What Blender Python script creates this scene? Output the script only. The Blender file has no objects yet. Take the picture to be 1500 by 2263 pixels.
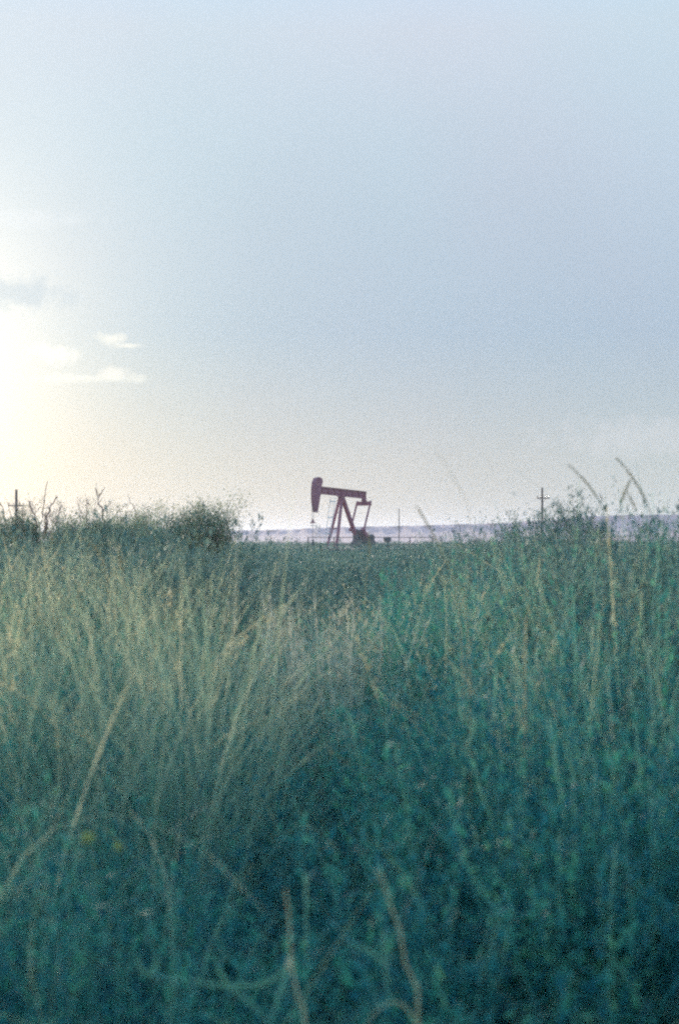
import bpy, math, random
import numpy as np
from mathutils import Vector, Matrix, Quaternion

R = math.radians
random.seed(7); rng = np.random.default_rng(11)
S = bpy.context.scene
C = S.collection

# ------------------------------------------------------------------ camera
EYE = 1.2
F = 3143.0            # focal length in photo pixels (50 mm on 36 mm tall film)
HY = 1195.0           # photo row of the true horizon
cd = bpy.data.cameras.new('camera'); cam = bpy.data.objects.new('camera', cd); C.objects.link(cam)
cam.location = (0, 0, EYE); cam.rotation_euler = (R(90 + 1.166), 0, 0)
cd.sensor_fit = 'VERTICAL'; cd.sensor_height = 36; cd.lens = 50
cd.clip_start = 0.05; cd.clip_end = 20000
cd.dof.use_dof = True; cd.dof.focus_distance = 60; cd.dof.aperture_fstop = 3.3
S.camera = cam

# ------------------------------------------------------------------ sky and sun
SUN_AZ, SUN_EL = R(-18.5), R(6.8)        # azimuth measured from the view direction, towards the right
sun_dir = Vector((math.sin(SUN_AZ) * math.cos(SUN_EL), math.cos(SUN_AZ) * math.cos(SUN_EL), math.sin(SUN_EL)))
W = bpy.data.worlds.new('World'); S.world = W; W.use_nodes = True
nt = W.node_tree; nt.nodes.clear()
def N(tree, typ, **kw):
    n = tree.nodes.new(typ)
    for k, v in kw.items():
        if k.startswith('i_'):
            n.inputs[int(k[2:])].default_value = v
        else: setattr(n, k, v)
    return n
def math_(tree, op, a, b=None, c=None, clamp=False):
    n = tree.nodes.new('ShaderNodeMath'); n.operation = op; n.use_clamp = clamp
    for i, v in enumerate((a, b, c)):
        if v is None: continue
        if isinstance(v, (int, float)): n.inputs[i].default_value = v
        else: tree.links.new(v, n.inputs[i])
    return n.outputs[0]
def mixc(tree, blend, fac, a, b):
    n = tree.nodes.new('ShaderNodeMix'); n.data_type = 'RGBA'; n.blend_type = blend; n.clamp_factor = True
    for s, v in ((n.inputs[0], fac), (n.inputs[6], a), (n.inputs[7], b)):
        if isinstance(v, (int, float)): s.default_value = v
        elif isinstance(v, tuple): s.default_value = (*v, 1) if len(v) == 3 else v
        else: tree.links.new(v, s)
    return n.outputs[2]
sky = N(nt, 'ShaderNodeTexSky', sky_type='NISHITA', sun_disc=False)
sky.sun_elevation = SUN_EL; sky.sun_rotation = SUN_AZ
sky.air_density = 1.0; sky.dust_density = 1.2; sky.ozone_density = 1.5
tc = N(nt, 'ShaderNodeTexCoord')
sep = N(nt, 'ShaderNodeSeparateXYZ'); nt.links.new(tc.outputs['Generated'], sep.inputs[0])
X, Y, Z = sep.outputs
# a thin milky veil of high cloud over the clear sky, brightest round the sun
veil = N(nt, 'ShaderNodeTexNoise'); veil.inputs['Scale'].default_value = 2.3; veil.inputs['Detail'].default_value = 4
nt.links.new(tc.outputs['Generated'], veil.inputs[0])
dotn = N(nt, 'ShaderNodeVectorMath', operation='DOT_PRODUCT'); nt.links.new(tc.outputs['Generated'], dotn.inputs[0]); dotn.inputs[1].default_value = sun_dir
ang = math_(nt, 'ARCCOSINE', math_(nt, 'MINIMUM', dotn.outputs['Value'], 0.99999))
def expo(k, amp): return math_(nt, 'MULTIPLY', math_(nt, 'EXPONENT', math_(nt, 'MULTIPLY', ang, -k)), amp)
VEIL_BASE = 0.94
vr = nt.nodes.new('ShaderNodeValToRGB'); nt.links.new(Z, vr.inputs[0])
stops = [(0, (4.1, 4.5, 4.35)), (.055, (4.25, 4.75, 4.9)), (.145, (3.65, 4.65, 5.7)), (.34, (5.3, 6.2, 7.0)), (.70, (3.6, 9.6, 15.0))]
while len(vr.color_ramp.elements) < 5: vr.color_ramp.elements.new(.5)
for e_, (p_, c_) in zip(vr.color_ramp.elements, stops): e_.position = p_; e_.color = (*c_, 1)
VEIL_COL = vr.outputs[0]                                   # bluer towards the zenith, boosted overhead out of view to light the grass
def ramp_w(fac, stops):
    n = nt.nodes.new('ShaderNodeValToRGB'); nt.links.new(fac, n.inputs[0])
    for e, (p, c) in zip(n.color_ramp.elements, stops): e.position = p; e.color = (*c, 1)
    return n.outputs[0]
glow1, glow2 = expo(14.0, 14.0), expo(3.0, .1)
tn = N(nt, 'ShaderNodeTexNoise'); tn.inputs['Scale'].default_value = 3.1; nt.links.new(tc.outputs['Generated'], tn.inputs[0])
tint = ramp_w(tn.outputs['Fac'], [(.35, (.965, 1.01, 1.02)), (.65, (1.04, .99, 1.01))])
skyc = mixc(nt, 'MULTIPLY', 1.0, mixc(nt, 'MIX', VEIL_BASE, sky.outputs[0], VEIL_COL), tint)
vfac = math_(nt, 'MULTIPLY_ADD', math_(nt, 'SUBTRACT', veil.outputs['Fac'], 0.5), 0.25, 1.0)
vx = N(nt, 'ShaderNodeVectorMath', operation='SCALE'); nt.links.new(skyc, vx.inputs[0]); nt.links.new(vfac, vx.inputs['Scale'])
def addglow(base, amp, col):
    s = N(nt, 'ShaderNodeVectorMath', operation='SCALE'); s.inputs[0].default_value = col; nt.links.new(amp, s.inputs['Scale'])
    a = N(nt, 'ShaderNodeVectorMath', operation='ADD'); nt.links.new(base, a.inputs[0]); nt.links.new(s.outputs[0], a.inputs[1]); return a.outputs[0]
col = addglow(vx.outputs[0], glow1, (1.0, 0.94, 0.60))
col = addglow(col, glow2, (1.0, 0.95, 0.86))
# small clouds, each at its own bearing and height in the sky
ysafe = math_(nt, 'MAXIMUM', Y, 0.05)
U, V = math_(nt, 'DIVIDE', X, ysafe), math_(nt, 'DIVIDE', Z, ysafe)
cn = N(nt, 'ShaderNodeTexNoise'); cn.inputs['Scale'].default_value = 75; cn.inputs['Detail'].default_value = 5; cn.inputs['Roughness'].default_value = .6
nt.links.new(tc.outputs['Generated'], cn.inputs[0])
def cloud(base, px, py, sx, sy, colr, dens, rough=1.6):
    du = math_(nt, 'DIVIDE', math_(nt, 'SUBTRACT', U, (px - 750) / F), sx / F)
    dv = math_(nt, 'DIVIDE', math_(nt, 'SUBTRACT', V, (HY - py) / F), sy / F)
    r = math_(nt, 'SQRT', math_(nt, 'ADD', math_(nt, 'MULTIPLY', du, du), math_(nt, 'MULTIPLY', dv, dv)))
    r = math_(nt, 'MULTIPLY_ADD', math_(nt, 'SUBTRACT', cn.outputs['Fac'], .5), rough, r)
    m = math_(nt, 'MULTIPLY', math_(nt, 'SMOOTH_MIN', math_(nt, 'MULTIPLY', math_(nt, 'SUBTRACT', 1.3, r), 1.1, clamp=True), 1.0, .3), dens)
    return mixc(nt, 'MIX', m, base, colr)
col = cloud(col, 20, 645, 110, 36, (5.3, 6.1, 6.6), .6, 3.0)
col = cloud(col, 245, 748, 38, 14, (10.0, 9.6, 8.3), .6, 2.8)
col = cloud(col, 283, 762, 30, 6, (10.0, 9.6, 8.3), .6, 2.2)
col = cloud(col, 112, 782, 55, 20, (10.7, 10.4, 9.1), .55, 3.4)
col = cloud(col, 180, 835, 120, 9, (10.0, 9.8, 8.6), .42, 2.8)
col = cloud(col, 245, 823, 34, 12, (9.8, 9.4, 8.3), .55, 2.8)
col = cloud(col, 20, 480, 140, 22, (8.3, 8.6, 8.7), .3, 3.0)
col = cloud(col, 1500, 965, 240, 40, (7.4, 7.1, 7.3), .2, 3.0)
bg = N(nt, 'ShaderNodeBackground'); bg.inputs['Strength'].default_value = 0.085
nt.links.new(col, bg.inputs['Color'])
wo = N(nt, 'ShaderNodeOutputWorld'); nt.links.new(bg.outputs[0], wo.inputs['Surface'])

sl = bpy.data.lights.new('sun', 'SUN'); so = bpy.data.objects.new('sun', sl); C.objects.link(so)
sl.energy = 5.0; sl.angle = R(0.5); sl.color = (1.0, 0.88, 0.70)
so.rotation_euler = sun_dir.to_track_quat('Z', 'Y').to_euler()

S.view_settings.view_transform = 'Standard'; S.view_settings.look = 'None'
S.view_settings.gamma = 1; S.view_settings.use_curve_mapping = False
S.view_settings.exposure = 0.46
S.render.engine = 'CYCLES'
S.cycles.use_denoising = False
S.cycles.max_bounces = 6; S.cycles.diffuse_bounces = 3; S.cycles.transmission_bounces = 4
S.cycles.volume_bounces = 1; S.cycles.transparent_max_bounces = 8
S.cycles.pixel_filter_type = 'BLACKMAN_HARRIS'; S.cycles.filter_width = 2.4
S.cycles.use_adaptive_sampling = True; S.cycles.adaptive_threshold = .04; S.cycles.adaptive_min_samples = 24

# ------------------------------------------------------------------ helpers
def at(px, py, d):                 # a place in the world that stands at distance d
    return Vector(((px - 750) / F * d, d, EYE + (HY - py) / F * d))
def tag(o, label=None, cat=None, group=None, kind=None):
    if label: o['label'] = label
    if cat: o['category'] = cat
    if group: o['group'] = group
    if kind: o['kind'] = kind
    return o
def empty(name, loc, rz=0):
    o = bpy.data.objects.new(name, None); C.objects.link(o); o.location = loc; o.rotation_euler = (0, 0, rz)
    o.empty_display_size = .2
    return o
class MB:                          # collects shapes for one mesh
    def __init__(s): s.v = []; s.f = []
    def add(s, vs, fs):
        n = len(s.v); s.v += [tuple(v) for v in vs]; s.f += [tuple(i + n for i in f) for f in fs]; return s
    def box(s, c, size, rot=None):
        c = Vector(c); h = Vector(size) / 2
        vs = [Vector((x * h.x, y * h.y, z * h.z)) for x in (-1, 1) for y in (-1, 1) for z in (-1, 1)]
        if rot is not None: vs = [rot @ v for v in vs]
        return s.add([v + c for v in vs], [(0, 1, 3, 2), (4, 6, 7, 5), (0, 4, 5, 1), (2, 3, 7, 6), (0, 2, 6, 4), (1, 5, 7, 3)])
    def tube(s, pts, rad, n=6, cap=True):
        pts = [Vector(p) for p in pts]
        if not isinstance(rad, (list, tuple)): rad = [rad] * len(pts)
        vs, fs = [], []
        up = Vector((0.123, 0.31, 0.94))
        for i, p in enumerate(pts):
            t = (pts[min(i + 1, len(pts) - 1)] - pts[max(i - 1, 0)]).normalized()
            a = t.cross(up)
            if a.length < .05: a = t.cross(Vector((1, 0, 0)))
            a.normalize(); b = t.cross(a)
            for k in range(n):
                q = 2 * math.pi * k / n
                vs.append(p + (a * math.cos(q) + b * math.sin(q)) * rad[i])
        for i in range(len(pts) - 1):
            for k in range(n):
                fs.append((i * n + k, i * n + (k + 1) % n, (i + 1) * n + (k + 1) % n, (i + 1) * n + k))
        if cap: fs += [tuple(range(n))[::-1], tuple(range((len(pts) - 1) * n, len(pts) * n))]
        return s.add(vs, fs)
    def bar(s, a, b, w, h=None):   # a rectangular bar from a to b
        a, b = Vector(a), Vector(b); h = h or w
        d = b - a; q = d.to_track_quat('X', 'Z')
        return s.box((a + b) / 2, (d.length, w, h), q.to_matrix())
    def prism(s, poly, y0, y1):    # outline in x, z given a thickness in y
        n = len(poly)
        vs = [(x, y0, z) for x, z in poly] + [(x, y1, z) for x, z in poly]
        fs = [tuple(range(n)), tuple(range(n, 2 * n))[::-1]] + [(i, i + n, (i + 1) % n + n, (i + 1) % n) for i in range(n)]
        return s.add(vs, fs)
    def build(s, name, mat, parent=None, smooth=False):
        me = bpy.data.meshes.new(name); me.from_pydata(s.v, [], s.f); me.update()
        if smooth:
            for p in me.polygons: p.use_smooth = True
        me.materials.append(mat)
        o = bpy.data.objects.new(name, me); C.objects.link(o)
        if parent: o.parent = parent
        return o
def quad_mesh(name, verts, quads, mat, parent=None, attrs=None):
    me = bpy.data.meshes.new(name)
    verts = np.ascontiguousarray(verts, dtype=np.float32); quads = np.ascontiguousarray(quads, dtype=np.int32)
    me.vertices.add(len(verts)); me.vertices.foreach_set('co', verts.ravel())
    me.loops.add(quads.size); me.loops.foreach_set('vertex_index', quads.ravel())
    me.polygons.add(len(quads)); me.polygons.foreach_set('loop_start', np.arange(0, quads.size, 4, dtype=np.int32))
    me.polygons.foreach_set('loop_total', np.full(len(quads), 4, dtype=np.int32))
    for k, v in (attrs or {}).items():
        a = me.attributes.new(k, 'FLOAT', 'POINT'); a.data.foreach_set('value', np.ascontiguousarray(v, dtype=np.float32))
    me.update(calc_edges=True); me.validate()
    me.materials.append(mat)
    o = bpy.data.objects.new(name, me); C.objects.link(o)
    if parent: o.parent = parent
    return o

# ------------------------------------------------------------------ materials
def new_mat(name):
    m = bpy.data.materials.new(name); m.use_nodes = True; m.node_tree.nodes.clear(); return m
def ramp(t, fac, stops):
    n = t.nodes.new('ShaderNodeValToRGB'); t.links.new(fac, n.inputs[0])
    e = n.color_ramp.elements
    while len(e) < len(stops): e.new(.5)
    for i, (p, c) in enumerate(stops): e[i].position = p; e[i].color = (*c, 1)
    return n.outputs[0]
def leaf_mat(name, base, tip, trans=.45, rough=.6, tip_from=.45):
    """blade or leaf: colour from its own random number, running to a drier colour at its end"""
    m = new_mat(name); t = m.node_tree
    rnd = N(t, 'ShaderNodeAttribute', attribute_name='rnd'); al = N(t, 'ShaderNodeAttribute', attribute_name='along'); dry = N(t, 'ShaderNodeAttribute', attribute_name='dry')
    cb = ramp(t, rnd.outputs['Fac'], base); ct = ramp(t, rnd.outputs['Fac'], tip)
    mr = N(t, 'ShaderNodeMapRange'); mr.inputs[1].default_value = tip_from; mr.inputs[2].default_value = 1.0
    t.links.new(al.outputs['Fac'], mr.inputs[0])
    rp = N(t, 'ShaderNodeAttribute', attribute_name='ripe')
    f = math_(t, 'ADD', math_(t, 'MULTIPLY', mr.outputs[0], math_(t, 'MULTIPLY', math_(t, 'SUBTRACT', 1.0, rp.outputs['Fac']), .85)), dry.outputs['Fac'], clamp=True)
    c = mixc(t, 'MIX', f, cb, ct)
    p = N(t, 'ShaderNodeBsdfPrincipled'); p.inputs['Roughness'].default_value = rough; p.inputs['Specular IOR Level'].default_value = .1
    tr = N(t, 'ShaderNodeBsdfTranslucent'); mx = N(t, 'ShaderNodeMixShader'); mx.inputs[0].default_value = trans
    t.links.new(c, p.inputs['Base Color']); t.links.new(c, tr.inputs['Color'])
    t.links.new(p.outputs[0], mx.inputs[1]); t.links.new(tr.outputs[0], mx.inputs[2])
    o = N(t, 'ShaderNodeOutputMaterial'); t.links.new(mx.outputs[0], o.inputs[0]); return m
def plain(name, c1, c2, scale=4, rough=.7, metal=0, bump=.0):
    m = new_mat(name); t = m.node_tree
    tcn = N(t, 'ShaderNodeTexCoord'); n = N(t, 'ShaderNodeTexNoise'); n.inputs['Scale'].default_value = scale; n.inputs['Detail'].default_value = 6
    t.links.new(tcn.outputs['Object'], n.inputs[0])
    c = ramp(t, n.outputs['Fac'], [(.35, c1), (.65, c2)])
    p = N(t, 'ShaderNodeBsdfPrincipled'); p.inputs['Roughness'].default_value = rough; p.inputs['Metallic'].default_value = metal
    t.links.new(c, p.inputs['Base Color'])
    if bump:
        b = N(t, 'ShaderNodeBump'); b.inputs['Strength'].default_value = bump; t.links.new(n.outputs['Fac'], b.inputs['Height']); t.links.new(b.outputs[0], p.inputs['Normal'])
    o = N(t, 'ShaderNodeOutputMaterial'); t.links.new(p.outputs[0], o.inputs[0]); return m

G_DEEP, G_BLUE, G_TEAL, G_SAGE = (.003, .052, .085), (.006, .115, .165), (.018, .200, .215), (.08, .290, .220)
STRAW, STRAW2, PALE = (.56, .46, .27), (.64, .53, .32), (.76, .65, .41)
M_GRASS = leaf_mat('grass blades', [(0, G_DEEP), (.35, G_BLUE), (.66, G_TEAL), (.82, (.07, .26, .17)), (1, (.17, .30, .15))], [(0, (.14, .28, .21)), (.5, (.38, .44, .28)), (1, PALE)], .58)
M_SEED = leaf_mat('seed heads', [(0, (.26, .24, .15)), (1, STRAW)], [(0, STRAW), (1, PALE)], .5)
M_WEED = leaf_mat('weed leaves', [(0, (.005, .058, .090)), (.45, (.02, .165, .175)), (.8, (.08, .32, .18)), (1, (.24, .46, .22))], [(0, (.04, .17, .12)), (1, (.26, .46, .34))], .4)
M_SAGE = leaf_mat('sage leaves', [(0, (.38, .36, .26)), (1, (.62, .53, .40))], [(0, (.5, .46, .36)), (1, (.72, .62, .50))], .45)
M_BRUSH = leaf_mat('brush leaves', [(0, (.03, .075, .085)), (.5, (.08, .15, .145)), (1, (.22, .29, .22))], [(0, (.06, .12, .10)), (1, (.24, .28, .20))], .4)
M_MESQ = leaf_mat('mesquite leaves', [(0, (.18, .21, .16)), (.6, (.28, .32, .22)), (1, (.42, .42, .29))], [(0, (.06, .09, .05)), (1, (.30, .30, .17))], .5)
M_DRY = leaf_mat('dry stalks', [(0, STRAW), (1, STRAW2)], [(0, STRAW2), (1, PALE)], .3)
M_BARK = plain('bark', (.10, .065, .055), (.17, .12, .10), 9, .9, 0, .4)
M_DEAD = plain('dead wood', (.30, .15, .12), (.42, .25, .20), 12, .9, 0, .4)
M_POLE = plain('weathered pole', (.09, .05, .045), (.15, .09, .08), 3, .9)
M_RUST = plain('rust brown paint', (.33, .085, .12), (.40, .12, .16), 1.3, .6)
M_STEEL = plain('grey steel', (.10, .09, .10), (.17, .15, .16), 2, .55, .3)
M_WHITE = plain('white paint', (.62, .62, .60), (.74, .74, .72), 2, .5)
M_CONC = plain('concrete', (.30, .28, .26), (.38, .36, .33), 2, .9)
M_INS = plain('glazed insulator', (.12, .08, .07), (.16, .1, .09), 2, .3)
M_SOIL = plain('soil and litter', (.012, .035, .040), (.05, .07, .06), .7, .95, 0, .3)
M_MESA = plain('red mesa slope', (.22, .09, .12), (.29, .13, .165), .02, .95, 0, .0)

# ------------------------------------------------------------------ the ground and the mesa
def ground():
    rs = [0, 1, 2, 4, 7, 11, 17, 26, 40, 60, 90, 140, 220, 350, 560, 900, 1500, 2500, 4000, 7000]; n = 72
    vs = [(0, 0, 0)]; fs = []
    for r in rs[1:]:
        for k in range(n):
            a = 2 * math.pi * k / n
            vs.append((r * math.cos(a), r * math.sin(a), 0.05 * math.sin(r * .35 + 2 * a) if 3 < r < 30 else 0))
    for k in range(n): fs.append((0, 1 + k, 1 + (k + 1) % n))
    for i in range(len(rs) - 2):
        for k in range(n):
            a, b = 1 + i * n, 1 + (i + 1) * n
            fs.append((a + k, b + k, b + (k + 1) % n, a + (k + 1) % n))
    m = MB(); m.add(vs, fs); o = m.build('ground', M_SOIL, smooth=True); tag(o, kind='structure')
ground()
def mesa():
    # crest line: photo column -> photo row, the tableland stands 950 m off
    crest = [(-1600, 1178), (-400, 1176), (0, 1174), (400, 1172), (560, 1171), (670, 1168), (700, 1165), (900, 1161), (1110, 1155), (1240, 1146), (1310, 1139), (1400, 1137), (1500, 1135.5), (1900, 1130), (2600, 1128), (3600, 1140)]
    xs = np.arange(-1600, 3600, 10.0)
    ys = np.interp(xs, [c[0] for c in crest], [c[1] for c in crest])
    D0 = 950.0
    rows = [(-260, 0.0), (-170, .16), (-90, .38), (-40, .62), (-12, .86), (0, .985), (25, 1.0), (400, 1.01), (1400, .6)]
    vs, fs = [], []
    for j, (dy, k) in enumerate(rows):
        for i, x in enumerate(xs):
            top = EYE + (HY - ys[i]) / F * D0
            gul = .06 * math.sin(x * .09 + 1.3 * j) + .05 * math.sin(x * .23) if 0 < j < 6 else 0
            z = top * k + top * gul * (1 - k) * 1.5 + (.12 * math.sin(x * .31) + .1 * math.sin(x * .77 + 1) if j >= 5 else 0)
            d = D0 + dy * (1 + .12 * math.sin(x * .05)) + gul * 200
            if j == 0: z = -1
            vs.append(((x - 750) / F * D0 * (d / D0 if j > 6 else 1), d, z))
    n = len(xs)
    for j in range(len(rows) - 1):
        for i in range(n - 1): fs.append((j * n + i, j * n + i + 1, (j + 1) * n + i + 1, (j + 1) * n + i))
    m = MB(); m.add(vs, fs); o = m.build('hills', M_MESA, smooth=True); tag(o, kind='structure')
mesa()

# ------------------------------------------------------------------ pump jack
def pumpjack():
    D = 145.0; th = R(44)
    root = empty('pumpjack', (at(754.4, 0, D).x, D, 0), th)
    tag(root, 'rust brown oil pumpjack with tall horsehead standing on the plain beyond the brush', 'pumpjack')
    kx = F / D * math.cos(th); kz = F / D
    lx = lambda px: (px - 754.4) / kx
    lz = lambda py: EYE + (HY - py) / kz
    tilt = R(-3.2)
    pv = Vector((0, 0, lz(1088)))
    def bp(x, y, z): return Vector((x * math.cos(tilt) - z * math.sin(tilt), y, x * math.sin(tilt) + z * math.cos(tilt))) + pv
    # walking beam, an I section
    b = MB(); rot = Matrix.Rotation(-tilt, 3, 'Y')
    x0, x1 = -3.05, 3.55; xc, L = (x0 + x1) / 2, x1 - x0
    b.box(bp(xc, 0, 0), (L, .05, .70), rot); b.box(bp(xc, 0, .355), (L, .32, .05), rot); b.box(bp(xc, 0, -.355), (L, .32, .05), rot)
    for i in range(8): b.box(bp(x0 + .25 + i * (L - .5) / 7, 0, 0), (.03, .27, .65), rot)
    wb = b.build('walking_beam', M_RUST, root)
    # horsehead
    out = [(697.5, 1059), (694.3, 1067), (693, 1079), (692.5, 1095), (693, 1110), (694.5, 1122), (696.5, 1132.5), (700, 1133), (702.5, 1118), (705.2, 1101), (707, 1090), (708.5, 1075), (711.2, 1066), (710.2, 1060), (706, 1056.5), (701, 1056.3)]
    poly = [(lx(a), lz(c)) for a, c in out]
    h = MB(); h.prism(poly, -.20, .20)
    fr = poly[:7]
    for y in (-.215, .215):
        for k in range(len(fr) - 1): h.bar((fr[k][0], y, fr[k][1]), (fr[k + 1][0], y, fr[k + 1][1]), .05, .10)
    hh = h.build('horsehead', M_RUST, root)
    # bridle cable, carrier bar and polished rod
    c = MB()
    for y in (-.12, .12): c.tube([(lx(693.2) - .05, y, lz(1118)), (lx(692.2), y, lz(1151))], .018, 5)
    c.build('bridle_cable', M_STEEL, root)
    cb = MB(); cb.box((lx(692.2), 0, lz(1155)), (.26, .5, .14)); cb.box((lx(692.2), 0, lz(1152)), (.14, .22, .16)); cb.tube([(lx(692.2), 0, lz(1151)), (lx(692.2), 0, lz(1147))], .05, 8)
    cb.build('carrier_bar', M_RUST, root)
    r = MB(); r.tube([(lx(692.2), 0, lz(1153)), (lx(692.2), 0, 1.3)], .025, 6); r.build('polished_rod', M_STEEL, root)
    # samson post
    top = pv.z - .42
    for y, in ((.71,), (-.71,)):
        g = MB(); g.bar((-.06, y * .22, top), (-1.43, y, .3), .24, .24)
        g.build('leg', M_RUST, root)
    g = MB(); g.bar((.12, 0, top - .05), (2.15, 0, 1.5), .42, .26); g.build('leg', M_RUST, root)
    for k in (.3, .6, .85):
        x = MB()
        xx, zz, yy = -.06 - 1.37 * k, top + (.3 - top) * k, .71 * (.22 + .78 * k)
        x.bar((xx, -yy, zz), (xx, yy, zz), .08); x.build('cross_brace', M_RUST, root)
    s = MB(); s.box((0, 0, pv.z - .40), (.62, .62, .12)); s.tube([(0, -.34, pv.z - .34 + .02), (0, .34, pv.z - .32)], .13, 12); s.build('saddle_bearing', M_RUST, root)
    # ladder up the front of the post
    la = MB()
    p0 = lambda y: (lx(736.5), y, lz(1101)); p1 = lambda y: (lx(722), y, .3)
    for y in (-.30, .42): la.bar(p0(y), p1(y), .035)
    for k in range(17):
        f = k / 16; a = Vector(p0(-.30)).lerp(Vector(p1(-.30)), f); e = Vector(p0(.42)).lerp(Vector(p1(.42)), f)
        la.bar(a, e, .11 if k in (1, 6, 11) else .02)
    for k in (0, 4, 8, 12):
        f = k / 16; a = Vector(p0(.06)).lerp(Vector(p1(.06)), f); la.bar(a, (a.x + .5, .06, a.z), .04)
    la.build('ladder', M_WHITE, root)
    # equalizer and pitman arms
    ex, ez = lx(805) , lz(1111)
    q = MB(); q.box((ex, 0, ez), (.30, 1.86, .42)); q.build('equalizer', M_RUST, root)
    q = MB(); q.box((ex, 0, (ez + lz(1097)) / 2 + .05), (.34, .34, lz(1096) - ez)); q.tube([(ex, -.26, ez + .34), (ex, .26, ez + .34)], .14, 10); q.build('tail_bearing', M_RUST, root)
    pin = Vector((lx(789.5), 0, lz(1170)))
    for y in (-.98, .98):
        p = MB(); p.bar((ex + .02, y, ez + .26), (pin.x, y, pin.z), .13, .15); p.tube([(pin.x, y - .1, pin.z), (pin.x, y + .1, pin.z)], .18, 10); p.build('pitman_arm', M_RUST, root)
    sh = Vector((2.95, 0, 1.7))
    for sg in (-1, 1):
        k = MB(); dd = (sh - pin).normalized(); a = pin - dd * .15; e = sh + dd * 1.0
        k.bar((a.x, sg * .78, a.z), (e.x, sg * .78, e.z), .16, .34)
        cr = k.build('crank', M_RUST, root)
        w = MB(); nrm = Vector((-dd.z, 0, dd.x)); poly = []
        for i in range(13):
            an = -math.pi / 2 + math.pi * i / 12; poly.append((sh.x + dd.x * (.40 + .45 * math.cos(an)) + nrm.x * .55 * math.sin(an), sh.z + dd.z * (.40 + .45 * math.cos(an)) + nrm.z * .55 * math.sin(an)))
        poly += [(sh.x + nrm.x * .36 + dd.x * .1, sh.z + nrm.z * .36 + dd.z * .1), (sh.x - nrm.x * .36 + dd.x * .1, sh.z - nrm.z * .36 + dd.z * .1)]
        w.prism(poly, sg * .87 if sg > 0 else -1.07, 1.07 if sg > 0 else -.87)
        w.build('counterweight', M_STEEL, cr)
    gb = MB(); gb.box((2.75, 0, 1.35), (1.5, .7, .8)); gb.tube([(2.5, -.36, 2.0), (2.5, .36, 2.0)], .36, 18); gb.tube([(3.0, -.72, 1.85), (3.0, .72, 1.85)], .12, 10)
    gb.box((2.05, 0, 1.75), (.36, .5, 1.3)); gb.build('gearbox', M_STEEL, root)
    bg_ = MB(); bg_.box((2.75, 0, .8), (1.9, 1.0, .6)); bg_.build('pedestal', M_STEEL, root)
    mo = MB(); mo.tube([(4.35, -.35, .95), (4.35, .45, .95)], .32, 14); mo.box((4.35, 0, .55), (.7, .8, .2)); mo.build('motor', M_STEEL, root)
    be = MB(); be.prism([(2.2, 1.1), (2.6, 1.75), (3.2, 1.8), (4.5, 1.25), (4.62, .85), (4.3, .6), (2.6, .75)], .60, .74); be.build('belt_guard', M_STEEL, root)
    ba = MB()
    for y in (-.62, .62): ba.box((1.4, y, .30), (7.2, .22, .24))
    for i in range(6): ba.box((-1.9 + i * 1.32, 0, .30), (.16, 1.02, .2))
    ba.build('skid', M_RUST, root)
    co = MB(); co.box((1.4, 0, .09), (7.8, 2.2, .18)); co.build('foundation', M_CONC, root)
    wh = empty('wellhead', root.matrix_basis @ Vector((lx(692.2), 0, 0)), th)
    tag(wh, 'low pipe wellhead under the hanging rod of the pumpjack', 'wellhead')
    m = MB(); m.tube([(0, 0, 0), (0, 0, 1.35)], .11, 10); m.tube([(0, 0, .5), (0, 0, .6)], .22, 12); m.tube([(0, 0, .9), (0, 0, 1.0)], .2, 12); m.build('casing', M_STEEL, wh)
    m = MB(); m.tube([(0, 0, .75), (-.7, 0, .75), (-.75, 0, .05)], .05, 8); m.build('flow_line', M_STEEL, wh)
pumpjack()

# ------------------------------------------------------------------ fence by the well, control box, poles
def fence():
    D = 138.0
    root = empty('pipe_fence', (at(790, 0, D).x, D, 0)); tag(root, 'low dark pipe fence in front of the pumpjack', 'fence')
    xs = [681, 738, 796, 858, 905, 955]
    z = EYE + 8 / F * D
    ox = root.location.x
    for p in xs:
        m = MB(); X_ = at(p, 0, D).x - ox; m.tube([(X_, 0, 0), (X_, 0, z + .04)], .055 if p != 858 else .10, 8); m.build('post', M_POLE, root)
    for zz in (z, z * .55):
        m = MB(); m.tube([(at(679, 0, D).x - ox, .07, zz), (at(957, 0, D).x - ox, .07, zz)], .035, 6); m.build('rail', M_POLE, root)
    b = empty('control_box', (at(853, 0, D - 1).x, D - 1, 0)); tag(b, 'dark electrical control box on a short post right of the pumpjack', 'control box')
    m = MB(); m.box((.1, 0, 1.35), (.75, .35, .42)); m.box((.1, -.19, 1.35), (.62, .04, .32)); m.build('cabinet', M_STEEL, b)
    m = MB(); m.tube([(.1, .0, 0), (.1, 0, 1.15)], .07, 8); m.build('post', M_STEEL, b)
fence()
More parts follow.
